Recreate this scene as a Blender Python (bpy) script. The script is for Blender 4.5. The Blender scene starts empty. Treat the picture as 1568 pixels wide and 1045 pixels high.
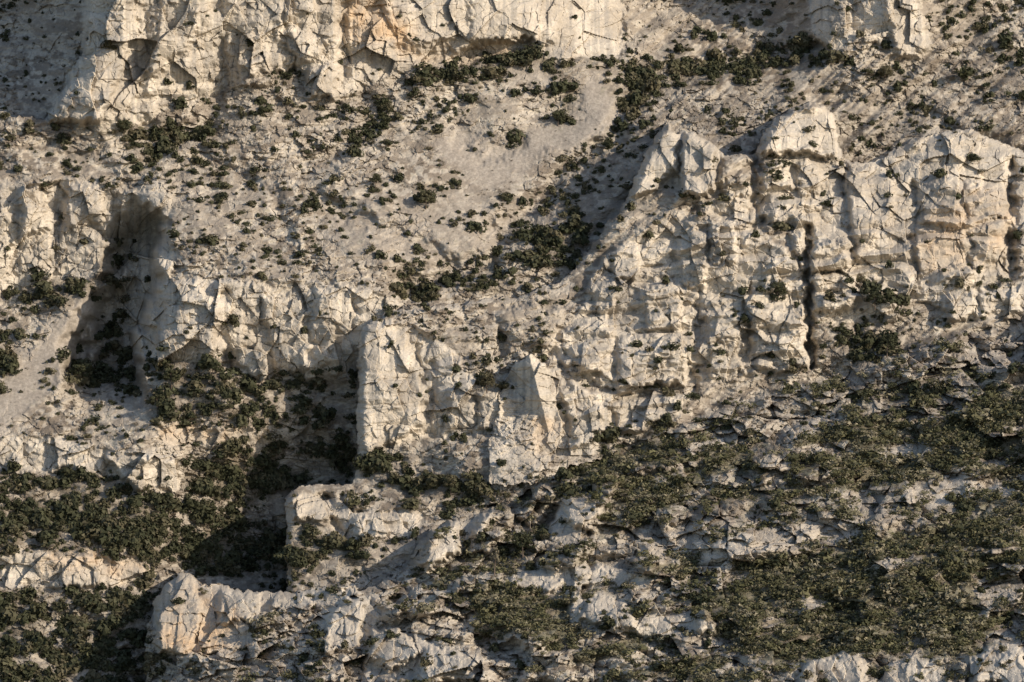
import bpy, math, time
import numpy as np
T0=time.time()
rng=np.random.default_rng(7)
F=np.float32
# ------------------------------------------------------------------ helpers
TAB=rng.random((256,256)).astype(F)*2-1
def noise(x,y,seed=0):
    x=x+seed*17.37; y=y+seed*9.71
    xi=np.floor(x); yi=np.floor(y); fx=(x-xi).astype(F); fy=(y-yi).astype(F)
    xi=xi.astype(np.int32); yi=yi.astype(np.int32)
    fx=fx*fx*fx*(fx*(fx*6-15)+10); fy=fy*fy*fy*(fy*(fy*6-15)+10)
    x0=xi&255; x1=(xi+1)&255; y0=yi&255; y1=(yi+1)&255
    a=TAB[y0,x0]; b=TAB[y0,x1]; c=TAB[y1,x0]; d=TAB[y1,x1]
    return (a*(1-fx)+b*fx)*(1-fy)+(c*(1-fx)+d*fx)*fy
def fbm(x,y,o=4,seed=0,gain=.5):
    s=0;a=1;t=0
    for i in range(o):
        s=s+a*noise(x*(2.03**i),y*(2.03**i),seed+i*3.3); t+=a; a*=gain
    return s/t
JX=rng.random((256,256)).astype(F); JY=rng.random((256,256)).astype(F)
RA=rng.random((256,256)).astype(F)*2-1; RB=rng.random((256,256)).astype(F)*2-1; RC=rng.random((256,256)).astype(F)*2-1
def worley(x,y,seed=0):
    x=(x+seed*31.7).astype(F); y=(y+seed*11.3).astype(F)
    xi=np.floor(x).astype(np.int32); yi=np.floor(y).astype(np.int32)
    F1=np.full(x.shape,9,F); F2=np.full(x.shape,9,F)
    dx1=np.zeros(x.shape,F); dy1=np.zeros(x.shape,F); cx=np.zeros(x.shape,np.int32); cy=np.zeros(x.shape,np.int32)
    for j in (-1,0,1):
        for i in (-1,0,1):
            gx=xi+i; gy=yi+j; a=gx&255; b=gy&255
            dx=x-(gx+JX[b,a]); dy=y-(gy+JY[b,a])
            d=dx*dx+dy*dy
            m=d<F1
            F2=np.where(m,F1,np.minimum(F2,d))
            F1=np.where(m,d,F1); dx1=np.where(m,dx,dx1); dy1=np.where(m,dy,dy1)
            cx=np.where(m,a,cx); cy=np.where(m,b,cy)
    return np.sqrt(F1),np.sqrt(F2),dx1,dy1,cy,cx
def facets(x,y,seed,tilt=1.0,crack=.5,cw=.07):
    """blocky fractured rock: every cell is a tilted plane, with a crack round it"""
    f1,f2,dx,dy,cy,cx=worley(x,y,seed)
    p=RA[cy,cx]*.5+tilt*(RB[cy,cx]*dx+RC[cy,cx]*dy)
    return p+crack*np.exp(-(f2-f1)/cw), RA[cy,cx]
def sst(a,b,x):
    t=np.clip((x-a)/(b-a),0,1); return t*t*(3-2*t)
RU0,RV0,RS=-420,-420,2
RW,RH=(2000+420)//RS,(1260+420)//RS
ru=RU0+RS*np.arange(RW); rv=RV0+RS*np.arange(RH)
def box(a,r,ax):
    if r<1: return a
    pad=[(0,0),(0,0)]; pad[ax]=(r+1,r)
    c=np.cumsum(np.pad(a,pad,mode='edge').astype(np.float64),axis=ax)
    n=a.shape[ax]; k=2*r+1
    if ax==0: return ((c[k:k+n]-c[0:n])/k)
    return ((c[:,k:k+n]-c[:,0:n])/k)
def blur(a,sig):
    r=max(0,int(round(sig/RS*.95)))
    for _ in range(3):
        a=box(a,r,0); a=box(a,r,1)
    return a.astype(F)
def poly(pts):
    m=np.zeros((RH,RW),bool)
    p=np.array(pts,float); n=len(p)
    X=ru[None,:]; Y=rv[:,None]
    for i in range(n):
        x1,y1=p[i]; x2,y2=p[(i+1)%n]
        if y1==y2: continue
        c=((y1>Y)!=(y2>Y))
        rows=np.where(c[:,0])[0]
        if len(rows)==0: continue
        xs=x1+(rv[rows]-y1)*(x2-x1)/(y2-y1)
        m[rows]^=(X<xs[:,None])
    return m.astype(F)
def polys(lst,sig=3):
    m=np.zeros((RH,RW),F)
    for p in lst:
        w=1.0
        if isinstance(p,tuple): w,p=p
        m=np.maximum(m,w*poly(p))
    return blur(m,sig)
def line(pts,wid):
    """soft groove mask along a polyline"""
    X,Y=np.meshgrid(ru,rv); d=np.full(X.shape,1e9)
    for (x1,y1),(x2,y2) in zip(pts[:-1],pts[1:]):
        L2=(x2-x1)**2+(y2-y1)**2; t=np.clip(((X-x1)*(x2-x1)+(Y-y1)*(y2-y1))/L2,0,1)
        d=np.minimum(d,(X-x1-t*(x2-x1))**2+(Y-y1-t*(y2-y1))**2)
    return np.exp(-d/wid**2).astype(F)
def sample(R,u,v):
    x=np.clip((u-RU0)/RS,0,RW-1.001); y=np.clip((v-RV0)/RS,0,RH-1.001)
    xi=x.astype(np.int32); yi=y.astype(np.int32); fx=(x-xi).astype(F); fy=(y-yi).astype(F)
    return (R[yi,xi]*(1-fx)+R[yi,xi+1]*fx)*(1-fy)+(R[yi+1,xi]*(1-fx)+R[yi+1,xi+1]*fx)*fy
def tps(ctrl,lam=3.0):
    c=np.array(ctrl,float); P=c[:,:2]/300; z=c[:,2]; n=len(c)
    def k(r2): return np.where(r2>0,.5*r2*np.log(r2+1e-12),0)
    A=k(((P[:,None]-P[None])**2).sum(2))+lam*1e-3*np.eye(n)
    Q=np.c_[np.ones(n),P]
    M=np.block([[A,Q],[Q.T,np.zeros((3,3))]])
    s=np.linalg.solve(M,np.r_[z,0,0,0])
    st=4
    gu=ru[::st]/300; gv=rv[::st]/300
    G=np.stack(np.meshgrid(gu,gv),-1).reshape(-1,2)
    out=k(((G[:,None]-P[None])**2).sum(2))@s[:n]+s[n]+G@s[n+1:]
    out=out.reshape(len(gv),len(gu))
    up=np.empty((RH,len(gu)))
    for j in range(len(gu)): up[:,j]=np.interp(rv,rv[::st],out[:,j])
    full=np.empty((RH,RW))
    for i in range(RH): full[i]=np.interp(ru,ru[::st],up[i])
    return blur(full,8)

# ------------------------------------------------------------------ relief design (unit = 0.25 m)
ctrlA=[(-400,1200,350),(-400,600,850),(-400,300,1100),(-400,-300,1900),(0,1045,450),(0,850,620),(0,650,800),(0,450,1030),(0,290,1090),(0,200,1210),
(50,60,1480),(0,0,1560),(-200,0,1650),(110,185,1215),(160,100,1235),(180,0,1265),(150,-150,1350),
(250,540,850),(400,570,830),(560,560,820),(280,440,880),(400,430,885),(560,440,870),
(200,560,900),(190,450,980),(150,500,960),(190,330,1060),(120,430,1040),
(300,330,1000),(400,330,1010),(600,330,1010),(450,200,1180),(300,180,1210),(600,150,1260),(600,0,1330),(900,100,1360),(800,0,1400),(700,-200,1480),
(850,200,1250),(850,300,1110),(750,420,940),(900,380,990),
(1000,50,1560),(1100,40,1600),(1190,20,1580),(1265,30,1420),(1340,50,1380),(1400,60,1400),(1330,-200,1450),(1100,130,1370),(1000,200,1210),(1300,130,1320),
(1500,60,1420),(1500,200,1250),(1568,200,1230),(1568,-100,1600),(1950,-300,1800),(1950,300,1200),(1100,-300,1800),
(1200,300,1130),(1200,600,950),(1200,1200,600),(1950,1200,600),(700,600,850),
(400,620,800),(250,650,770),(150,700,730),(250,740,720),(400,720,830),(350,800,800),(300,860,720),(450,660,825),(500,750,870),(550,850,800),(100,780,690),(100,870,600),
(200,950,560),(100,1000,500),(300,1045,500)]
ctrlB=[(548,700,680),(560,500,770),(600,480,790),(700,470,810),(750,700,620),(700,600,710),(620,600,710),(850,600,690),(790,460,840),(870,430,880),(965,310,960),
(900,500,800),(1000,600,700),(1030,210,1040),(1100,620,700),(1100,450,820),(1100,300,930),(1180,180,1060),(1240,165,1080),(1280,180,1080),(1300,260,1010),
(1300,570,720),(1300,400,850),(1400,220,1040),(1500,200,1060),(1568,240,1040),(1568,490,780),(1568,350,900),(437,760,590),(500,745,640),(540,800,565),
(640,820,530),(640,760,620),(480,800,570),(1900,400,900),(1900,200,1000),(550,1200,300),(1568,800,500),(1500,-200,1200),(700,200,1000)]
DA=tps(ctrlA); DB=tps(ctrlB)
UU,VV=np.meshgrid(ru,rv)
DC=(1.9*(1045-VV)-0.4*(UU-784)).astype(F)
DC=DC+np.where(UU<700,(700-UU)*0.10,0)
cliffA=[[(140,-60),(120,90),(75,188),(150,192),(225,185),(250,155),(330,145),(380,120),(440,105),(480,140),(515,150),(600,118),(640,108),(700,104),(760,84),(800,78),(870,94),(940,88),(958,30),(960,-60)],
[(1245,-200),(1248,60),(1280,72),(1330,58),(1375,90),(1425,80),(1400,0),(1400,-200)],
[(-200,300),(60,282),(182,285),(190,350),(135,425),(60,425),(0,455),(-200,480)],
[(180,288),(265,300),(262,420),(225,545),(182,540),(190,450),(180,360)],
[(262,430),(300,425),(400,440),(470,430),(560,440),(605,465),(600,560),(520,582),(400,576),(330,540),(290,555),(228,562),(225,520),(250,450)],
[(-100,675),(60,672),(180,690),(280,702),(278,752),(210,757),(150,722),(0,722),(-100,720)],
[(-100,848),(60,845),(240,862),(240,888),(100,902),(0,890),(-100,890)],
[(250,655),(400,660),(470,650),(470,672),(400,685),(250,680)]]
cliffB=[[(545,700),(548,520),(565,488),(620,500),(700,540),(745,600),(745,665),(640,670),(560,705)],
[(660,660),(690,595),(760,590),(760,655),(700,665)],
[(950,320),(1010,200),(1040,198),(1100,225),(1098,295),(1040,290),(975,305)],
[(1160,240),(1190,180),(1240,158),(1280,175),(1295,240),(1250,232)],
[(1090,300),(1240,240),(1290,255),(1400,215),(1480,200),(1600,240),(1600,400),(1480,440),(1440,470),(1300,440),(1240,420),(1200,345),(1100,340)],
[(820,540),(870,500),(920,400),(1040,330),(1100,345),(1200,380),(1240,430),(1240,560),(1080,590),(960,600),(880,570)],
[(1240,380),(1300,370),(1300,440),(1380,470),(1360,490),(1240,500)],
[(1440,450),(1560,430),(1600,430),(1600,480),(1440,490)],
[(820,560),(900,600),(1060,610),(1040,650),(930,665),(900,700),(830,700)],
[(437,765),(480,750),(560,780),(645,790),(650,825),(530,828),(500,800),(440,795)]]
cliffC=[[(228,1000),(235,900),(275,875),(320,900),(520,898),(540,915),(480,930),(400,935),(385,990),(300,1000)],
[(500,930),(560,915),(590,935),(560,985),(500,1000)],
[(635,860),(700,800),(760,790),(700,850),(660,880)],
[(830,830),(870,760),(930,780),(880,840)],
[(560,975),(600,960),(740,1010),(700,1045),(560,1040)],
[(1220,1010),(1320,1000),(1330,1060),(1220,1060)],[(1360,1015),(1430,1012),(1450,1060),(1350,1060)],[(1480,1000),(1600,990),(1600,1060),(1480,1045)],
[(870,915),(960,920),(1080,950),(1090,970),(980,975),(870,950)],
[(770,885),(880,870),(1000,880),(990,900),(860,905),(770,905)]]
CA=polys(cliffA,3); CB=polys(cliffB,3); CC=polys(cliffC,3)
def leaky(c,L_,ax_up=True):
    a=math.exp(-RS/L_); o=np.zeros_like(c); acc=np.zeros(c.shape[1],F)
    rng_=range(c.shape[0]-1,-1,-1) if ax_up else range(c.shape[0])
    for i in rng_:
        acc=acc*a+c[i]*RS; o[i]=acc
    return o
def integ(c,amt,L_=60):
    c=blur(c,5)
    return amt*(-.55*leaky(c,L_)+.45*leaky(c,L_*.6,False))
EA=blur(integ(CA,1.0),5); EB=blur(integ(CB,.6,50),5); EC=blur(integ(CC,1.4,30),4)
blkA=[(26,[(230,556),(262,432),(300,430),(335,470),(330,540),(290,552)]),(16,[(400,460),(470,440),(520,450),(500,560),(420,572)]),
(26,[(360,95),(410,85),(418,130),(365,140)]),(28,[(470,110),(508,98),(518,150),(470,148)]),(32,[(140,-60),(126,90),(77,186),(150,190),(190,110),(205,-60)]),(14,[(560,-60),(700,-60),(700,60),(640,70),(600,40)]),
(24,[(30,290),(60,285),(75,350),(35,360)]),(20,[(1350,-60),(1400,-60),(1420,78),(1372,88),(1360,20)]),(18,[(100,290),(150,288),(160,340),(105,350)]),(18,[(160,695),(278,705),(276,750),(205,756)]),
(22,[(235,120),(300,60),(320,-60),(260,-60),(240,40)]),(18,[(420,60),(470,-60),(520,-60),(510,60),(470,100)]),(14,[(720,-60),(860,-60),(850,70),(790,65),(720,60)])]
blkB=[(40,[(966,302),(1006,210),(1022,188),(1038,206),(1034,262),(1004,290)]),(62,[(1046,294),(1041,240),(1048,203),(1072,210),(1096,226),(1096,290),(1070,299)]),
(42,[(1166,238),(1188,188),(1212,172),(1240,158),(1266,166),(1278,190),(1280,240),(1230,236)]),
(14,[(1290,262),(1340,255),(1368,275),(1362,340),(1310,400)]),(24,[(1405,290),(1450,270),(1520,285),(1540,330),(1465,350),(1410,340)]),(16,[(1400,350),(1460,356),(1535,340),(1528,395),(1480,425),(1410,435)]),
(44,[(1243,372),(1298,368),(1302,415),(1245,418)]),(30,[(1245,422),(1304,420),(1305,475),(1246,478)]),(22,[(1148,470),(1235,468),(1235,500),(1150,505)]),(24,[(1040,370),(1062,350),(1080,360),(1078,440),(1045,440)]),(24,[(1084,345),(1120,335),(1128,400),(1088,400)]),
(20,[(552,690),(553,500),(600,500),(640,560),(650,650),(560,700)]),(16,[(682,655),(690,605),(724,600),(722,655)]),(20,[(728,655),(732,602),(764,597),(764,655)]),
(16,[(940,380),(980,375),(975,430),(935,430)]),(16,[(1450,455),(1500,445),(1498,480),(1450,490)]),(22,[(1504,446),(1560,440),(1560,475),(1504,480)]),(18,[(860,510),(900,495),(940,505),(935,580),(880,560)]),(22,[(945,520),(1000,510),(1060,520),(1050,580),(950,600)]),
(22,[(1165,250),(1205,244),(1215,290),(1165,290)]),(18,[(1220,250),(1245,245),(1262,300),(1222,300)]),(18,[(1175,300),(1250,308),(1252,340),(1180,338)]),(14,[(1170,395),(1240,400),(1236,455),(1165,440)]),(16,[(1080,480),(1140,475),(1138,520),(1083,525)]),(14,[(1090,530),(1140,525),(1142,575),(1090,585)]),
(22,[(450,795),(445,765),(480,752),(520,790),(500,802)]),(18,[(540,825),(545,790),(640,790),(645,825)]),(18,[(760,480),(830,460),(850,500),(790,550)]),
(18,[(985,440),(1040,430),(1045,500),(990,505)]),(22,[(930,620),(1040,610),(1050,650),(960,665)]),(20,[(860,590),(920,600),(930,660),(880,690)]),(24,[(1105,240),(1155,240),(1150,300),(1110,300)]),(20,[(900,440),(930,420),(950,450),(920,490)]),
(18,[(1150,510),(1230,508),(1235,560),(1160,565)]),(16,[(780,500),(860,470),(850,520),(800,545)])]
blkC=[(52,[(640,862),(665,815),(700,800),(708,840),(660,868)]),(52,[(712,850),(730,800),(770,778),(790,790),(750,845)]),(46,[(862,800),(875,760),(930,765),(915,815)]),(40,[(560,1000),(570,965),(610,960),(640,1000),(600,1030)]),
(40,[(495,1000),(505,940),(530,915),(560,920),(550,990)]),(40,[(640,1045),(650,990),(720,1000),(760,1045)]),(34,[(240,1000),(240,900),(275,878),(300,900),(310,960),(290,1000)]),(30,[(330,960),(340,905),(400,905),(390,950)]),(30,[(410,945),(420,912),(470,910),(480,935),(440,960)]),
(36,[(1310,950),(1325,920),(1345,935),(1340,955)]),(40,[(1065,965),(1075,935),(1092,945),(1092,968)]),(36,[(1225,1060),(1230,1012),(1310,1002),(1328,1060)]),(30,[(1150,710),(1180,690),(1200,720),(1170,745)]),(36,[(1490,1060),(1500,1010),(1560,1000),(1600,1060)]),
(42,[(790,790),(830,740),(850,760),(820,810)]),(42,[(900,745),(935,720),(955,740),(930,765)]),(36,[(690,905),(740,870),(770,880),(740,915)]),(36,[(820,870),(850,835),(900,840),(880,872)]),(34,[(600,935),(640,900),(690,910),(650,950)]),
(30,[(770,905),(800,885),(860,888),(850,905)]),(32,[(880,950),(900,918),(960,925),(980,968)]),(28,[(960,860),(990,840),(1010,860),(990,880)]),(28,[(990,790),(1030,770),(1060,785),(1020,810)]),(34,[(800,1045),(815,1005),(870,1000),(880,1045)]),(30,[(770,975),(800,955),(850,975),(820,1000)])]
def blocks(lst,s=2.2):
    m=np.zeros((RH,RW),F)
    for a,p in lst: m=np.maximum(m,a*blur(poly(p),s))
    return m
BA=blocks(blkA);BB=blocks(blkB,3.0);BC=blocks(blkC,3)
recA=blur(40*poly([(690,92),(720,72),(770,66),(812,60),(812,82),(760,88),(700,106)])+14*poly([(600,72),(640,76),(700,78),(700,88),(640,95),(605,92)]),3)
GUL=38*line([(1250,70),(1100,95),(985,135),(930,215),(870,262),(820,310),(770,350),(745,410),(620,440)],20)+22*line([(560,130),(575,180),(545,225),(470,260)],16)+24*line([(330,150),(320,200),(240,225),(200,290)],18)+20*line([(1568,250),(1400,170),(1250,150)],16)+16*line([(690,190),(740,240),(790,215)],14)
GUL=GUL+20*line([(480,300),(600,360),(690,400)],14)+18*line([(300,240),(420,300),(440,360)],12)
# clefts that split the faces into buttresses
def clefts(l):
    m=np.zeros((RH,RW),F)
    for a,w_,p in l: m=np.maximum(m,a*line(p,w_))
    return m
KB=clefts([(30,9,[(1152,235),(1158,345)]),(44,6,[(1238,345),(1240,500),(1243,560)]),(34,8,[(1550,250),(1547,420)]),(20,7,[(1312,430),(1310,560)]),(24,8,[(1068,318),(1030,345)]),
(18,8,[(925,425),(830,560)]),(14,6,[(1070,440),(1062,600)]),(16,7,[(660,560),(662,670)]),(18,6,[(1398,280),(1400,420)]),(16,6,[(1290,250),(1306,400)]),(16,7,[(850,520),(866,600)]),
(14,6,[(1142,440),(1145,580)]),(14,6,[(620,500),(655,600)]),(14,5,[(1470,280),(1486,410)]),(18,8,[(780,470),(765,560)]),(16,7,[(1205,240),(1213,300)]),(20,8,[(500,765),(530,830)])])
KA=clefts([(20,8,[(345,455),(350,560)]),(14,7,[(470,445),(480,570)]),(18,8,[(92,285),(85,420)]),(18,10,[(222,-60),(218,185)]),(18,10,[(335,-60),(338,150)]),(16,9,[(432,-60),(440,108)]),(20,9,[(530,10),(524,150)]),
(16,7,[(20,300),(25,440)]),(14,7,[(1300,-60),(1310,60)]),(14,6,[(540,450),(545,575)]),(16,6,[(155,690),(160,735)])])
polyB=[(437,765),(445,750),(480,744),(520,742),(545,735),(546,700),(548,600),(549,530),(556,500),(575,486),(620,472),(700,466),(790,456),(862,428),(900,385),(945,325),(962,302),(985,245),(1004,206),(1018,190),
(1028,190),(1038,212),(1044,199),(1070,207),(1095,224),(1110,240),(1158,238),(1168,205),(1188,182),(1210,168),(1240,154),(1262,160),(1278,180),(1284,215),(1294,246),(1330,250),(1380,225),(1400,212),(1440,205),(1482,196),(1520,212),(1568,235),(1800,260),(2100,200),
(2100,1300),(437,1300),(440,800)]
polyC=[(225,1060),(222,1000),(228,955),(238,918),(256,893),(275,878),(292,878),(312,893),(350,900),(390,905),(440,908),(500,900),(520,896),(548,905),(575,898),(600,880),(625,865),(638,838),(662,812),(700,796),(722,802),(745,776),(785,775),(800,752),(835,735),(860,722),(900,708),(960,680),(1050,650),(1110,625),(1300,570),(1440,520),(1568,480),(2100,380),(2100,1400),(200,1400),(205,1150)]
mB=poly(polyB); mC=poly(polyC)
mBs=blur(mB,1.5); mCs=blur(mC,1.5); mBw=blur(mB,6); mCw=blur(mC,7); mCv=blur(mC,18)
lefttop=polys([[(-400,-400),(150,-400),(143,0),(126,90),(95,150),(72,186),(0,172),(-400,180)]],2)
pillar=poly([(765,600),(788,556),(800,548),(820,548),(836,560),(850,600),(860,650),(850,700),(815,738),(770,744),(747,740),(751,680)])
pilS=blur(pillar,1.5)
smoothz=polys([[(955,310),(1008,195),(1100,220),(1100,300)],[(1160,240),(1190,175),(1240,150),(1290,175),(1295,250)],(.6,[(1290,290),(1470,250),(1580,300),(1540,400),(1310,430)]),(.6,[(545,700),(548,480),(640,490),(700,560),(650,660)]),(.7,[(560,-60),(960,-60),(940,90),(620,90)])],8)
stepz=polys([[(820,560),(900,400),(1040,320),(1240,250),(1400,300),(1400,470),(1260,600),(1060,640),(850,640)],(.7,[(1240,220),(1600,220),(1600,480),(1240,500)]),(.6,[(600,480),(850,460),(850,560),(700,600)])],25)
# ------------------------------------------------------------------ the grid
ST=1.15
us=np.concatenate([np.arange(-400,-24,5),np.arange(-24,1592,ST),np.arange(1592,1980,5)]).astype(F)
vs=np.concatenate([np.arange(-400,-16,5),np.arange(-16,1062,ST),np.arange(1062,1240,5)]).astype(F)
U,V=np.meshgrid(us,vs)
NV,NU=U.shape
w1=noise(U/42,V/42,1); w2=noise(U/42,V/42,2); w3=noise(U/13,V/13,3); w4=noise(U/13,V/13,4); w5=noise(U/5,V/5,5); w6=noise(U/5,V/5,6)
WU=U+8*w1+4*w3+2*w5; WV=V+8*w2+4*w4+2*w6
YU=U+34*noise(U/95,V/60,7)+16*w1+8*w3+4*w5; YV=V+12*noise(U/90,V/50,8)+8*w2+5*w4+3*w6
SU=U+3.5*w3+2.0*w5+2.5*w1; SV=V+3.5*w4+2.2*w6+2.5*w2
b_=sample(mBs,U+2.2*w3+1.8*w5,V+3*w4+2*w6)>.5; c_=sample(mCs,SU,SV)>.5
p_=(sample(pilS,SU,SV)>.5)
lt=(sample(lefttop,SU+2*w1,SV)>.5)
cA=sample(CA,WU,WV); cB=sample(CB,WU,WV); cC=sample(CC,WU,WV)
kbrk=np.clip(.75+1.1*fbm(U/40,V/34,2,90),.15,1.3)
dA=sample(DA,U,V)+sample(EA,WU,WV)-sample(BA,SU,SV)+sample(recA,SU,SV)+sample(GUL,WU+5*w1,WV)*(1-cA)+sample(KA,SU+3*w3,SV)*kbrk
dA=dA-60*np.where(lt,0,sst(260,120,U)*sst(260,150,V))*1.0+np.where(lt,40,0)
# the canyon: its right wall turns away from the sun
eR=np.interp(V+10*w4+8*w2,[280,300,330,430,520,570],[200,228,256,258,230,224])+7*w3+11*w1
wd=eR-U; wm=np.interp(V,[290,340,450,560],[22,44,66,78])
canyon=sst(0,26,wd)*(1-sst(wm,wm+60,wd))*sst(290,365,V)*(1-sst(560,650,V))
dA=dA+165*canyon
cA=np.maximum(cA,np.clip(canyon*1.4,0,1)*.8*sst(520,470,V))
dB=sample(DB,U,V)+sample(EB,WU,WV)-sample(BB,SU,SV)+sample(KB,SU+3*w3,SV)*kbrk
dC=sample(DC,U,V)+sample(EC,WU,WV)-sample(BC,SU,SV)
print('setup',time.time()-T0)
# rock relief ------------------------------------------------------
q1,_=facets(U/80+w1*.10+V/400,V/90+w2*.1,1,1.1,.04,.05)
q2,k2=facets(U/38+w1*.12-V/300,V/40+w2*.12,2,1.0,.06,.05)
q3,k3=facets(U/18+w3*.12,V/17+w4*.12,3,1.0,.08,.07)
q4,k4=facets(U/8+w3*.15,V/8+w4*.15,4,1.0,.12,.12)
fis=np.exp(-np.abs(fbm(U/38+w4*.08,V/90+U/240,3,8))/.020)*sst(0,.4,fbm(U/70,V/60,2,9))
bed=np.exp(-np.abs(fbm(U/160,V/20+U/260,2,10))/.035)*sst(-.1,.35,fbm(U/90,V/70,2,12))
big=fbm(U/170,V/120,3,20); med=fbm(U/55,V/38,3,24)
s1,h1=facets(U/34+w3*.15,V/20+w4*.15,5,.7,.1,.08)
s2,h2=facets(U/13+w5*.15,V/8+w6*.15,6,.7,.15,.1)
s3,h3=facets(U/6.0,V/4.0,7,.7,.1,.1)
rough=np.clip(.62+1.2*fbm(U/70,V/45,3,30),0.2,1.3)
diag=fbm((U+1.1*V)/26,(V-.4*U)/130,3,33)*sst(800,1000,U)+fbm((U-.7*V)/30,(V+.4*U)/110,3,34)*sst(900,600,U)*.35
sloperel=28*big+14*med+20*diag+rough*(9*s1+7.5*s2+3.6*s3)
def ledge(vv,per,seed,warp=.6,k=.34):
    s=vv/per+warp*fbm(U/(per*2.6),V/(per*1.6),4,seed)
    f=s-np.floor(s)
    return per*np.where(f<k,f,k-(f-k)*k/(1-k))-per*k*.5, f
l1,f1_=ledge(V+.16*U,58,40); l2,f2_=ledge(V+.12*U,24,44); l3,f3_=ledge(V+.05*U,10,48)
lc,fc_=ledge(V+.10*U,40,41,.9,.66)
lc2,fc2_=ledge(V+.06*U,17,42,.8,.6)
lm1=np.clip(.5+1.6*fbm(U/140,V/60,2,50),0,1); lm2=np.clip(.65+1.5*fbm(U/60,V/30,2,52),0,1)
smz=1-.5*np.clip(sample(smoothz,U,V),0,1)
stz=np.clip(sample(stepz,U,V),0,1)*b_
cliffrel=smz*(26*q1+13*q2+5.6*q3+1.8*q4+7*med)+(.25+.85*stz)*lc*(.35+.65*lm1)+(.15+.65*stz)*lc2*lm2+4*fis+2.5*bed
# ------------------------------------------------------------------ zone maps
scree=polys([[(785,108),(815,96),(852,104),(856,122),(800,135)],[(880,130),(925,125),(962,135),(958,172),(915,215),(850,245),(790,275),(735,285),(690,262),(680,215),(720,200),(770,215),(845,190),(900,150)],
[(120,440),(190,428),(184,500),(125,560),(70,612),(20,650),(-60,690),(-60,620),(30,550),(60,500)],[(395,775),(440,748),(440,785),(400,786)],
(.5,[(480,330),(620,300),(720,310),(850,330),(760,380),(650,420),(560,400)]),(.6,[(540,880),(610,830),(640,832),(605,872),(560,885)]),(.8,[(1420,560),(1568,500),(1568,560),(1450,590)])],9)
whiterock=polys([[(1350,706),(1380,675),(1460,671),(1452,704),(1400,712)],[(1080,850),(1150,815),(1290,800),(1345,805),(1330,825),(1240,840),(1180,862),(1110,868)],[(1150,690),(1210,680),(1200,740),(1160,735)],[(1240,910),(1290,908),(1290,930),(1240,928)],
(.9,[(1380,760),(1470,740),(1600,735),(1600,750),(1470,760),(1400,775)]),(.8,[(1190,640),(1290,650),(1280,670),(1190,668)]),(.7,[(980,830),(1060,800),(1100,800),(1080,840),(1010,850)])],5)
garr=polys([[(880,720),(930,690),(1010,675),(1130,682),(1165,740),(1150,765),(1060,775),(960,762),(900,735)],
[(1190,690),(1280,650),(1400,620),(1650,590),(1650,775),(1500,775),(1430,768),(1340,745),(1250,750),(1200,740)],
[(990,820),(1090,855),(1180,870),(1340,830),(1480,800),(1650,790),(1650,985),(1500,990),(1380,1005),(1200,1012),(1110,1005),(1085,940),(1010,910),(985,870)],
[(700,925),(780,910),(880,925),(900,960),(830,978),(720,972)],[(900,990),(1000,975),(1065,985),(1095,1060),(1000,1035),(910,1005)],(.3,[(660,730),(900,740),(1200,700),(1600,780),(1600,1060),(900,1060),(700,900),(640,900)]),
(.3,[(1000,660),(1568,540),(1600,700),(900,760)])],7)
forest=polys([[(-80,730),(180,738),(240,765),(400,795),(560,830),(570,868),(480,885),(260,872),(235,850),(0,838),(-80,840)],
[(235,605),(360,612),(480,625),(545,690),(560,722),(480,722),(400,765),(285,765),(290,700),(400,660),(250,640)],(.8,[(90,548),(230,560),(400,582),(545,560),(545,600),(400,602),(250,600),(100,590)]),
(.75,[(-80,900),(100,912),(240,893),(228,1060),(-80,1100)]),(1,[(150,372),(200,350),(215,440),(200,560),(160,560),(175,470),(145,430)]),(1,[(22,440),(130,420),(140,445),(60,470)]),
(1,[(618,118),(700,100),(770,88),(870,82),(960,100),(1110,95),(1240,62),(1290,72),(1270,95),(1100,118),(1010,140),(985,172),(955,170),(940,120),(860,105),(790,105),(740,118),(640,130)]),
(.8,[(-40,510),(25,515),(20,590),(-40,600)]),(.7,[(200,195),(330,200),(330,215),(240,240),(200,270)]),(.6,[(545,140),(590,140),(600,180),(560,230),(540,220)]),(.6,[(870,120),(890,125),(870,190),(845,190)]),
(.8,[(740,400),(775,400),(775,450),(640,455),(600,440),(610,425),(730,430)]),(.6,[(1290,520),(1380,500),(1380,545),(1300,560)]),(.6,[(1310,425),(1400,440),(1400,480),(1320,465)]),
(.5,[(560,700),(750,740),(800,780),(640,780),(560,740)]),(.5,[(760,380),(900,320),(930,340),(850,400),(770,420)])],6)
ochre=polys([[(510,-20),(560,-20),(650,60),(640,90),(590,60),(560,65),(520,30)],(.8,[(228,900),(300,900),(380,940),(380,990),(230,1000)]),(.7,[(810,640),(850,650),(840,700),(815,690)]),[(240,650),(400,655),(400,685),(250,675)],
(.5,[(600,80),(800,70),(800,100),(600,105)]),(.6,[(1390,350),(1480,280),(1560,300),(1540,400),(1420,420)]),(.7,[(60,830),(240,850),(240,880),(60,875)])],9)
rednz=polys([[(1320,790),(1568,760),(1620,870),(1400,880)],[(1180,760),(1320,770),(1300,800),(1180,790)],(.6,[(840,90),(1000,150),(900,120)])],14)
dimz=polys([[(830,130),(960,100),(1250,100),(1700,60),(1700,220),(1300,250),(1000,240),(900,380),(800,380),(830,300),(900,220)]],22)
gSc=sample(scree,WU+.4*(YU-U),WV+.4*(YV-V)); gWh=sample(whiterock,YU,YV); gGa=sample(garr,YU,YV); gFo=sample(forest,WU,WV); gOc=sample(ochre,WU,WV); gRe=sample(rednz,WU,WV)
gGa=np.where(c_,gGa,0)
band=fbm(U/90,(V+.2*U)/24,4,70)          # rocky bands through the garrigue
gGa=gGa*(1-.85*sst(.12,.28,band))
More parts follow.
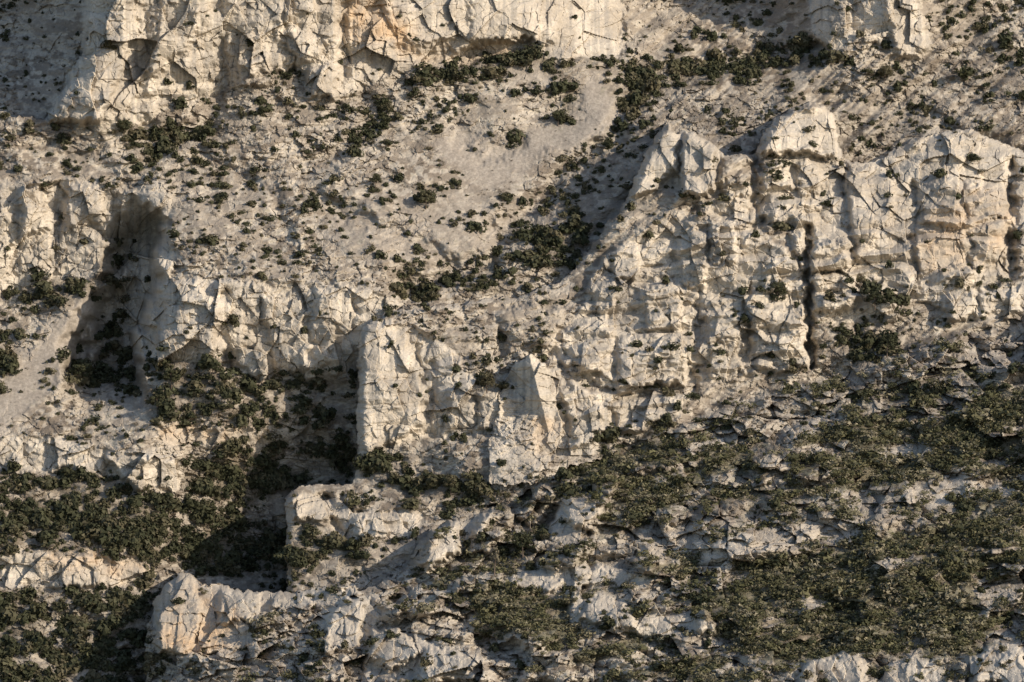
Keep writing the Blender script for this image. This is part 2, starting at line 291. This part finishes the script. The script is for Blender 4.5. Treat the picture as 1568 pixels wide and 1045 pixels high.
# ------------------------------------------------------------------ compose
scr=1-np.clip(gSc,0,1)*.93
dA=dA+cA*cliffrel+(1-cA)*scr*(sloperel+.7*l2*lm2+.5*l3)
dB=dB+cB*cliffrel*1.0+(1-cB)*(sloperel*.9+.8*l2*lm2+.7*l1*lm1+.4*l3)
cg0,_=facets(U/75+w1*.15,V/42+w2*.15,13,.9,.1,.06)
cgr,_=facets(U/30+w3*.15,V/18+w4*.15,11,.9,.1,.08)
cgr2,_=facets(U/12+w5*.15,V/8+w6*.15,12,.9,.1,.1)
cmask=1-.7*np.clip(gGa,0,1)
dC=dC+cC*(cliffrel*.8)+(1-cC)*(48*big+30*med+(18+28*cmask)*cg0+cmask*(24*cgr+9*cgr2+2.5*s3)+.95*(l1*lm1+l2*lm2+.35*l3)*(.4+.6*cmask))
rB=sample(mBw,U,V); rC=sample(mCw,U,V)
dB=dB+30*np.clip(1-rB,0,.6)**1.5*2
dC=dC+50*np.clip(1-rC,0,.6)**1.5*2*sst(1000,700,U)
edge=812+.25*(V-550)
dP=610+np.where(U<edge,(edge-U)*1.3,(U-edge)*.45)+(735-V)*.22+.5*cliffrel
dB=np.where(p_,np.minimum(dP,dB-12),dB)
wC=np.where(c_,1.0,0.0)
soft=sst(.3,.7,sample(mCv,U+3*w3,V+4*w4))
kk=sst(880,1050,U)
wC=wC*(1-kk)+soft*kk
D=np.where(b_,dB,dA)
D=D*(1-wC)+dC*wC
D=D.astype(F)
layer=np.where(wC>.5,2,np.where(b_,1,0))
cl=np.where(layer==2,cC,np.where(layer==1,cB,cA))
cl=np.where(p_&(layer==1),1,cl)
print('relief',time.time()-T0)
# ------------------------------------------------------------------ world coordinates of the relief
S=.25; DIST=2000.0; PITCH=math.radians(6.0)
cp,sp=math.cos(PITCH),math.sin(PITCH)
CAMZ=300.0
def world(u,v,d):
    f=DIST+d*S; k=f/DIST*S
    x=(u-784)*k; h=(522.5-v)*k
    y=f*cp+h*sp-DIST; z=-f*sp+h*cp+CAMZ
    return x,y,z
X,Y,Z=world(U,V,D)
co=np.stack([X,Y,Z],-1).reshape(-1,3).astype(F)
# ------------------------------------------------------------------ natural colour of the ground
def c3(r,g,b): return np.array([r,g,b],F)
n_a=fbm(U/30,V/30,4,60); n_b=fbm(U/9,V/6,3,61); n_c=fbm(U/90,V/60,3,62); streak=fbm(U/6,V/70,4,63); n_d=fbm(U/3,V/2.5,2,64)
def mix(a,b,t): return a+(b-a)*t[...,None]
rock=mix(c3(.405,.36,.298)*np.ones(U.shape+(3,),F),c3(.54,.487,.408),np.clip(.5+1.3*n_a,0,1))
rock=mix(rock,c3(.30,.28,.25),np.clip(streak*2.0-.05,0,.65)*cl)
rock=mix(rock,c3(.48,.335,.20),np.clip(gOc*(.5+n_a),0,.75))
soil=mix(c3(.19,.16,.128)*np.ones(U.shape+(3,),F),c3(.28,.245,.203),np.clip(.5+n_c*1.5,0,1))
screec=c3(.32,.285,.243)
stony=np.clip(.45+2.2*n_b+.55*h2+.4*h1+.8*(rough-.62)+.12*(layer==2),0,1)
slope=mix(soil,rock*.88,stony)
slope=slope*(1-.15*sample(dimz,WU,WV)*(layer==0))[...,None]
slope=mix(slope,screec*(1+.14*n_d+.15*n_b)[...,None],np.clip(gSc*1.1,0,1)*.9)
col=mix(slope,rock,np.clip(cl*1.2,0,1))
gsoil=mix(c3(.19,.155,.105)*np.ones(U.shape+(3,),F),c3(.11,.105,.062),np.clip(.5+1.5*n_a,0,1))
gcov=np.clip((gGa-.25+.5*n_b+.35*n_a)*1.8,0,.95)*(1-.9*cl)*(1-np.clip(gWh*1.3,0,1))
col=mix(col,gsoil,gcov*.85)
col=mix(col,c3(.15,.125,.09),np.clip(gFo*(.5+1.3*n_a)*(1-.7*cl),0,.8))
col=mix(col,rock*1.02,np.clip(gWh,0,1)*.6)
col=np.clip(col*(1+.10*n_d[...,None]),.02,.60)
# ------------------------------------------------------------------ mesh
def make_mesh(name,verts,quads=None,tris=None,attr=None,mat=None,smooth=False):
    me=bpy.data.meshes.new(name)
    fs=quads if quads is not None else tris; k=fs.shape[1]
    me.vertices.add(len(verts)); me.vertices.foreach_set('co',np.ascontiguousarray(verts,dtype=F).ravel())
    me.loops.add(fs.size); me.loops.foreach_set('vertex_index',np.ascontiguousarray(fs,dtype=np.int32).ravel())
    me.polygons.add(len(fs)); me.polygons.foreach_set('loop_start',np.arange(0,fs.size,k,dtype=np.int32))
    me.update(calc_edges=True)
    if attr is not None:
        for an,(dom,arr) in attr.items():
            a=me.color_attributes.new(name=an,type='FLOAT_COLOR',domain=dom)
            a.data.foreach_set('color',np.ascontiguousarray(arr,dtype=F).ravel())
    if mat: me.materials.append(mat)
    if not smooth: me.shade_flat()
    return me
def nodes(m): 
    m.use_nodes=True; nt=m.node_tree; nt.nodes.clear(); return nt,nt.nodes,nt.links
mat=bpy.data.materials.new('limestone'); nt,N,L=nodes(mat)
out=N.new('ShaderNodeOutputMaterial'); bs=N.new('ShaderNodeBsdfPrincipled'); L.new(bs.outputs[0],out.inputs[0])
bs.inputs['Roughness'].default_value=.95; bs.inputs['Specular IOR Level'].default_value=.15
at=N.new('ShaderNodeAttribute'); at.attribute_name='Col'
tc=N.new('ShaderNodeTexCoord')
nz=N.new('ShaderNodeTexNoise'); nz.inputs['Scale'].default_value=.9; nz.inputs['Detail'].default_value=5; nz.inputs['Roughness'].default_value=.7; L.new(tc.outputs['Object'],nz.inputs['Vector'])
mr=N.new('ShaderNodeMapRange'); mr.inputs['From Min'].default_value=.3; mr.inputs['From Max'].default_value=.7; mr.inputs['To Min'].default_value=.80; mr.inputs['To Max'].default_value=1.16; L.new(nz.outputs['Fac'],mr.inputs['Value'])
vm=N.new('ShaderNodeVectorMath'); vm.operation='SCALE'; L.new(at.outputs['Color'],vm.inputs[0]); L.new(mr.outputs[0],vm.inputs['Scale']); L.new(vm.outputs[0],bs.inputs['Base Color'])
bp=N.new('ShaderNodeBump'); bp.inputs['Strength'].default_value=.55; bp.inputs['Distance'].default_value=.5; L.new(nz.outputs['Fac'],bp.inputs['Height']); L.new(bp.outputs[0],bs.inputs['Normal'])
idx=np.arange(NV*NU,dtype=np.int32).reshape(NV,NU)
quads=np.stack([idx[1:,:-1],idx[1:,1:],idx[:-1,1:],idx[:-1,:-1]],-1).reshape(-1,4)
rgba=np.concatenate([col.reshape(-1,3),np.ones((NV*NU,1),F)],1)
me=make_mesh('limestone_massif',co,quads=quads,attr={'Col':('POINT',rgba)},mat=mat)
terrain=bpy.data.objects.new('limestone_mountain_terrain',me); bpy.context.scene.collection.objects.link(terrain)
print('mesh',time.time()-T0,NV,NU)
# ------------------------------------------------------------------ foliage
def foliage_mat(name,ca,cb,cc):
    m=bpy.data.materials.new(name); nt,N,L=nodes(m)
    out=N.new('ShaderNodeOutputMaterial'); bs=N.new('ShaderNodeBsdfPrincipled'); L.new(bs.outputs[0],out.inputs[0])
    bs.inputs['Roughness'].default_value=.8; bs.inputs['Specular IOR Level'].default_value=.2
    oi=N.new('ShaderNodeObjectInfo'); cr=N.new('ShaderNodeValToRGB'); L.new(oi.outputs['Random'],cr.inputs[0])
    e=cr.color_ramp.elements; e[0].color=(*ca,1); e[0].position=0; e[1].color=(*cc,1); e[1].position=1; x=e.new(.6); x.color=(*cb,1)
    at=N.new('ShaderNodeAttribute'); at.attribute_name='Col'
    mx=N.new('ShaderNodeMix'); mx.data_type='RGBA'; mx.blend_type='MULTIPLY'; mx.inputs[0].default_value=1
    L.new(cr.outputs[0],mx.inputs[6]); L.new(at.outputs['Color'],mx.inputs[7]); L.new(mx.outputs[2],bs.inputs['Base Color'])
    return m
mDark=foliage_mat('evergreen_oak_leaves',(.036,.040,.021),(.054,.056,.030),(.10,.088,.054))
mGar=foliage_mat('garrigue_leaves',(.055,.057,.028),(.10,.095,.05),(.20,.178,.125))
mGrey=foliage_mat('dry_scrub',(.075,.062,.04),(.125,.10,.07),(.19,.165,.13))
def leafcloud(r,n,lobes,flat,size,seed,jag=.2):
    g=np.random.default_rng(seed)
    cs=np.c_[g.normal(0,.36,lobes),g.normal(0,.36,lobes),g.uniform(.12,.75,lobes)]; rs=g.uniform(.32,.6,lobes)
    li=g.integers(0,lobes,n); d=g.normal(size=(n,3)); d/=np.linalg.norm(d,axis=1)[:,None]
    rad=rs[li]*(g.uniform(.6,1,n)**.5)*(1+jag*g.normal(size=n)*.5)
    c=cs[li]+d*rad[:,None]; c[:,2]=np.abs(c[:,2])
    a=g.normal(size=(n,3)); a-=d*(a*d).sum(1)[:,None]*.85; a/=np.linalg.norm(a,axis=1)[:,None]
    b=np.cross(d+g.normal(size=(n,3))*.25,a); b/=np.linalg.norm(b,axis=1)[:,None]
    s=size*g.uniform(.6,1.4,n)[:,None]
    v=np.stack([c-a*s,c+a*s*.9+b*s*.3,c+b*s*1.3],1)
    v[...,2]*=flat; v*=r
    colr=(.75+.5*g.random(n)+.35*(g.random(n)>.85))[:,None]*np.array([1,1,1.])
    return v.reshape(-1,3),np.arange(3*n).reshape(-1,3),np.repeat(np.c_[colr,np.ones(n)],3,0)
def proto_coll(name,specs):
    c=bpy.data.collections.new(name)
    for i,(n,l,f,s,m) in enumerate(specs):
        v,t,cc=leafcloud(1,n,l,f,s,100+i*7+len(name))
        mm=make_mesh(name+'_mesh',v,tris=t,attr={'Col':('POINT',cc)},mat=m)
        o=bpy.data.objects.new(name+'_plant',mm); c.objects.link(o)
    return c
cTree=proto_coll('evergreen_bush',[(160,7,1.05,.25,mDark),(160,6,.95,.25,mDark),(150,5,1.2,.25,mDark),(160,8,.9,.23,mDark)])
cGar=proto_coll('garrigue_tuft',[(85,6,.8,.22,mGar),(85,5,.7,.22,mGar),(85,7,.9,.22,mGar)])
cDry=proto_coll('dry_shrub',[(45,5,.6,.18,mGrey),(45,6,.8,.17,mGrey)])
def scatter(name,coll,pts,scl,seed):
    g=np.random.default_rng(seed); n=len(pts)
    me=bpy.data.meshes.new(name); me.vertices.add(n); me.vertices.foreach_set('co',np.ascontiguousarray(pts,dtype=F).ravel())
    a=me.attributes.new('scl','FLOAT_VECTOR','POINT')
    sc=np.stack([scl*g.uniform(.85,1.25,n),scl*g.uniform(.85,1.25,n),scl*g.uniform(.75,1.15,n)],1)
    a.data.foreach_set('vector',np.ascontiguousarray(sc,dtype=F).ravel())
    a=me.attributes.new('rot','FLOAT_VECTOR','POINT'); ro=np.zeros((n,3),F); ro[:,2]=g.uniform(0,6.283,n); ro[:,:2]=g.normal(0,.12,(n,2))
    a.data.foreach_set('vector',ro.ravel())
    o=bpy.data.objects.new(name,me); bpy.context.scene.collection.objects.link(o)
    ng=bpy.data.node_groups.new(name+'_scatter','GeometryNodeTree')
    ng.interface.new_socket('Geometry',in_out='INPUT',socket_type='NodeSocketGeometry'); ng.interface.new_socket('Geometry',in_out='OUTPUT',socket_type='NodeSocketGeometry')
    gi=ng.nodes.new('NodeGroupInput'); go=ng.nodes.new('NodeGroupOutput'); ip=ng.nodes.new('GeometryNodeInstanceOnPoints'); ci=ng.nodes.new('GeometryNodeCollectionInfo')
    ci.inputs['Collection'].default_value=coll; ci.inputs['Separate Children'].default_value=True; ci.inputs['Reset Children'].default_value=True
    ip.inputs['Pick Instance'].default_value=True
    for an,sk in (('scl','Scale'),('rot','Rotation')):
        na=ng.nodes.new('GeometryNodeInputNamedAttribute'); na.data_type='FLOAT_VECTOR'; na.inputs['Name'].default_value=an
        ng.links.new(na.outputs['Attribute'],ip.inputs[sk])
    rv_=ng.nodes.new('FunctionNodeRandomValue'); rv_.data_type='INT'
    for s_ in rv_.inputs:
        if s_.name=='Max' and s_.type=='INT': s_.default_value=len(coll.objects)-1
        if s_.name=='Min' and s_.type=='INT': s_.default_value=0
    for s_ in rv_.outputs:
        if s_.type=='INT': ng.links.new(s_,ip.inputs['Instance Index'])
    ng.links.new(gi.outputs[0],ip.inputs['Points']); ng.links.new(ci.outputs[0],ip.inputs['Instance']); ng.links.new(ip.outputs[0],go.inputs[0])
    md=o.modifiers.new('scatter','NODES'); md.node_group=ng
    return o
gD=np.zeros_like(D); gD[1:-1]=(D[:-2]-D[2:])/(vs[2:]-vs[:-2])[:,None]
gDx=np.zeros_like(D); gDx[:,1:-1]=(D[:,2:]-D[:,:-2])/(us[2:]-us[:-2])[None,:]
okp=(gD>-1.5)&(gD<9)&(np.abs(gDx)<4)
infr=np.where((U>-60)&(U<1630)&(V>-60)&(V<1080),1,.3)
area=np.outer(np.gradient(vs),np.gradient(us)).astype(F)*infr
clump=fbm(U/45,V/28,3,80); clump2=fbm(U/16,V/10,2,84)
def pick(dens,n,seed):
    g=np.random.default_rng(seed); w=np.clip(dens,0,None)*area*okp
    w=w.ravel().astype(np.float64); cs=np.cumsum(w); r=np.searchsorted(cs,g.random(n)*cs[-1]); r=np.clip(r,0,NV*NU-1)
    return r,g
nosc=(1-np.clip(gSc*1.3,0,1)*.90)*(1-np.clip(gWh,0,1))
PTS=[];SZ=[]
r,g=pick(gFo*(1-.85*cl)*np.clip(.45+2.8*clump2,0.01,2),2700,11)
s_=np.clip(g.lognormal(math.log(2.15),.42,len(r)),.8,4.8); PTS.append(co[r]-np.c_[0*s_,0*s_,.15*s_]); SZ.append(s_)
dens=((layer==0)*1.0+(layer==1)*.6+(layer==2)*.4)*np.clip(.35+1.7*clump+.6*clump2,0.08,2)*(1-.96*cl)*nosc
r,g=pick(dens,4600,14)
s_=np.clip(g.lognormal(math.log(1.0),.35,len(r)),.5,2.5); PTS.append(co[r]-np.c_[0*s_,0*s_,.1*s_]); SZ.append(s_)
dens=((layer==0)*1.0+(layer==1)*.7+(layer==2)*.55)*np.clip(.3+1.3*clump+.9*np.clip(sample(GUL,U,V)/30,0,1)*(layer==0),0.05,2)*(1-.96*cl)*nosc
r,g=pick(dens,1900,16)
s_=np.clip(g.lognormal(math.log(1.9),.3,len(r)),1.,3.8); PTS.append(co[r]-np.c_[0*s_,0*s_,.1*s_]); SZ.append(s_)
r,g=pick(cl*((gD>1.0)*1.0+.02)*np.clip(.1+2*clump,0,1),220,15)
s_=np.clip(g.lognormal(math.log(1.2),.5,len(r)),.4,3.0); PTS.append(co[r]); SZ.append(s_)
bigb=[(652,300,23),(575,273,14),(355,492,17),(775,300,14),(785,210,22),(855,178,17),(822,140,13),(340,300,12),(322,365,12),(723,326,10),(745,580,24),(770,590,14),(992,360,13),(1050,297,15),(1020,430,12),(1190,440,22),(1330,440,20),(1360,455,22),(1195,345,18),(1355,520,28),(1310,545,18),(1140,490,12),(1470,435,14),(1552,565,20),(1400,595,20),(1215,560,20),
(320,555,22),(260,572,20),(430,570,14),(345,575,18),(600,525,6),(520,565,10),(690,738,22),(620,740,24),(720,745,18),(800,830,26),(830,820,18),(770,845,18),(880,340,22),(865,350,18),(830,320,13),(660,440,22),(610,440,20),(930,220,14),(880,255,12),(165,70,14),(290,130,12),(255,125,12),(190,190,18),(240,205,20),(320,200,18),(100,215,20),(45,190,14),(405,165,16),(545,215,16),(565,190,12),(590,155,13),
(1355,110,20),(1280,85,22),(1490,240,16),(1435,265,16),(1440,590,22),(1480,110,20),(1540,60,24),(1500,40,18),(1100,85,22),(1040,75,16),(760,110,22),(800,95,22),(700,110,16),(640,120,16),(990,120,20),(975,150,22),(965,180,14),(935,665,26),(910,670,16),(1020,645,18),(990,590,13),(850,420,8),(590,700,16),(575,695,12),(1180,545,10),(1060,605,14),(1290,505,12),(250,800,20),(385,825,8),(120,560,20),(110,580,18),(540,835,20),(500,830,16),
(390,965,14),(360,875,20),(340,870,16),(310,875,18),(935,950,16),(925,960,12),(1560,360,14),(1180,262,9),(1265,310,10),(1500,410,8),(605,590,7),(595,530,7),(420,500,7),(1055,535,9),(1420,370,6),(885,560,5),(70,445,24),(40,455,18),(110,435,20),(130,370,12),(85,380,10),(180,400,18),(170,430,20),(190,480,20),(175,530,18),(70,280,12),(0,250,14)]
bp_=[];bsz=[]
for (u,v,s) in bigb:
    i=np.argmin(np.abs(vs-v-s*.3)); j=np.argmin(np.abs(us-u))
    sub=D[i-1:i+2,j-1:j+2]
    x,y,z=world(us[j],vs[i],sub.min()-s*.2)
    bp_.append((x,y,z)); bsz.append(s*S*.78)
    for k in range(2):
        du,dv=rng.normal(0,s*.45),rng.normal(0,s*.2); i2=np.argmin(np.abs(vs-v-s*.35-dv)); j2=np.argmin(np.abs(us-u-du))
        x,y,z=world(us[j2],vs[i2],min(D[i2,j2],D[i,j]+20)); bp_.append((x,y,z)); bsz.append(s*S*rng.uniform(.35,.55))
scatter('evergreen_shrub_mass',cTree,np.concatenate(PTS+[np.array(bp_)]),np.concatenate(SZ+[np.array(bsz)]),21)
dens=np.clip(gGa-.3+1.1*clump2+.5*clump,0,1)*(layer==2)*(1-.95*cl)*(1-np.clip(gWh*1.2,0,1))
r,g=pick(dens,6500,12)
szz=np.clip(g.lognormal(math.log(1.8),.45,len(r)),.6,5.0)
scatter('garrigue_shrub_carpet',cGar,co[r]-np.c_[np.zeros(len(r)),np.zeros(len(r)),.12*szz],szz,22)
dens=((layer<2)*.6*np.clip(.4+1.6*clump2,0,1.4)+(layer==2)*(.4+.7*gGa)+.7*gRe)*(1-.93*cl)*nosc
r,g=pick(dens,14000,13)
szz=np.clip(g.lognormal(math.log(.78),.38,len(r)),.35,2.4)
scatter('dry_scrub_mass',cDry,co[r]-np.c_[np.zeros(len(r)),np.zeros(len(r)),.1*szz],szz,23)
# ------------------------------------------------------------------ single trees
bark=bpy.data.materials.new('pine_bark'); nt,N,L=nodes(bark)
out=N.new('ShaderNodeOutputMaterial'); bs=N.new('ShaderNodeBsdfPrincipled'); L.new(bs.outputs[0],out.inputs[0]); bs.inputs['Roughness'].default_value=.9
nz=N.new('ShaderNodeTexNoise'); nz.inputs['Scale'].default_value=6; cr=N.new('ShaderNodeValToRGB'); cr.color_ramp.elements[0].color=(.06,.045,.035,1); cr.color_ramp.elements[1].color=(.17,.13,.1,1); L.new(nz.outputs['Fac'],cr.inputs[0]); L.new(cr.outputs[0],bs.inputs['Base Color'])
def tube(path,rad,seg=7):
    vs_=[];fs=[]
    for i,(p,r_) in enumerate(zip(path,rad)):
        for k in range(seg):
            a=2*math.pi*k/seg; vs_.append((p[0]+r_*math.cos(a),p[1]+r_*math.sin(a),p[2]))
    for i in range(len(path)-1):
        for k in range(seg):
            a=i*seg+k;b=i*seg+(k+1)%seg; fs.append((a,b,b+seg,a+seg))
    return vs_,fs
def tree(name,u,v,h,w,kind,seed):
    g=np.random.default_rng(seed)
    i=np.argmin(np.abs(vs-v)); j=np.argmin(np.abs(us-u)); base=np.array(world(us[j],vs[i],D[i-1:i+2,j-1:j+2].min()-4))
    e=bpy.data.objects.new(name,None); bpy.context.scene.collection.objects.link(e); e.location=base
    V_=[];Fc=[]
    th=h*.92; lean=g.normal(0,.05,2)*h
    path=[(lean[0]*t*t,lean[1]*t*t,-1.2+t*(th+1.2)) for t in np.linspace(0,1,7)]
    a,b=tube(path,np.linspace(.035*h,.006*h,7)); V_+=a;Fc+=b
    tips=[]
    nb=9
    for k in range(nb):
        t=.3+.6*k/nb; z=t*th; an=k*2.4+g.uniform(-.3,.3); rr=w*.5*((1-.5*t) if kind=='pine' else (1-t*.9)*.8)*g.uniform(.7,1.05)
        tip=(lean[0]*t*t+rr*math.cos(an),lean[1]*t*t+rr*math.sin(an),z+.18*h*(.6 if kind=='pine' else 1.2))
        s0=(lean[0]*t*t,lean[1]*t*t,z)
        pp=[tuple(s0[q]+(tip[q]-s0[q])*x_ for q in range(3)) for x_ in (0,.5,1)]
        a,b=tube(pp,[.014*h,.009*h,.004*h],5); off=len(V_); V_+=a; Fc+=[tuple(x_+off for x_ in f) for f in b]; tips.append(tip)
    m=bpy.data.meshes.new('trunk'); m.from_pydata(V_,[],Fc); m.materials.append(bark); m.update()
    o=bpy.data.objects.new('trunk',m); bpy.context.scene.collection.objects.link(o); o.parent=e
    tips.append((lean[0],lean[1],th))
    vv=[];cc=[]
    for k,tp in enumerate(tips):
        rr=(w*.27 if kind=='pine' else w*.3*(1.1-.8*tp[2]/h))*g.uniform(.8,1.2)
        x_,t_,c_2=leafcloud(rr,190,4,.75 if kind=='pine' else 1.4,.15,seed*31+k)
        vv.append(x_+np.array(tp)-np.array([0,0,rr*.3])); cc.append(c_2)
    vv=np.concatenate(vv);cc=np.concatenate(cc)
    m=make_mesh('crown',vv,tris=np.arange(len(vv)).reshape(-1,3),attr={'Col':('POINT',cc)},mat=mDark if kind=='pine' else mGar)
    o=bpy.data.objects.new('crown',m); bpy.context.scene.collection.objects.link(o); o.parent=e
for k,(u,v,h,w) in enumerate([(652,318,7,8.5),(322,575,7,8),(262,592,7,7),(120,585,8,8),(1190,458,7,8),(1358,545,9,9),(745,600,8,8),(855,190,5.5,6),(190,205,6,7),(800,850,9,9),(1340,470,6,8),(575,285,5,5),(690,755,7,8),(1355,122,6,8),(240,630,7,8)]):
    tree('pine_tree',u,v,h,w,'pine',50+k)
tree('cypress_tree',757,880,11,6,'cyp',90)
print('plants',time.time()-T0)
# ------------------------------------------------------------------ light, sky, camera
sc=bpy.context.scene
AZ=math.radians(58); EL=math.radians(28)   # sun: to the right of and behind the camera
sv=(math.sin(AZ)*math.cos(EL),-math.cos(AZ)*math.cos(EL),math.sin(EL))
from mathutils import Vector
sl=bpy.data.lights.new('sun','SUN'); sl.energy=5.0; sl.angle=math.radians(.6); sl.color=(1,.86,.69)
so=bpy.data.objects.new('sun',sl); so.rotation_euler=Vector(sv).to_track_quat('Z','Y').to_euler(); so.location=(300,-900,700); sc.collection.objects.link(so)
w=bpy.data.worlds.new('World'); sc.world=w; w.use_nodes=True; nt=w.node_tree; nt.nodes.clear()
wo=nt.nodes.new('ShaderNodeOutputWorld'); bg=nt.nodes.new('ShaderNodeBackground'); sk=nt.nodes.new('ShaderNodeTexSky')
sk.sky_type='NISHITA'; sk.sun_disc=False; sk.sun_elevation=EL; sk.sun_rotation=math.pi-AZ; bg.inputs[1].default_value=.15
nt.links.new(sk.outputs[0],bg.inputs[0]); nt.links.new(bg.outputs[0],wo.inputs[0])
cd=bpy.data.cameras.new('camera'); cd.sensor_width=36; cd.lens=36*DIST/(1568*S); cd.clip_start=10; cd.clip_end=20000
cm=bpy.data.objects.new('camera',cd); cm.location=(0,-DIST,CAMZ); cm.rotation_euler=(math.pi/2-PITCH,0,0); sc.collection.objects.link(cm); sc.camera=cm
sc.view_settings.view_transform='Standard'; sc.view_settings.look='None'; sc.view_settings.exposure=0
print('done',time.time()-T0)
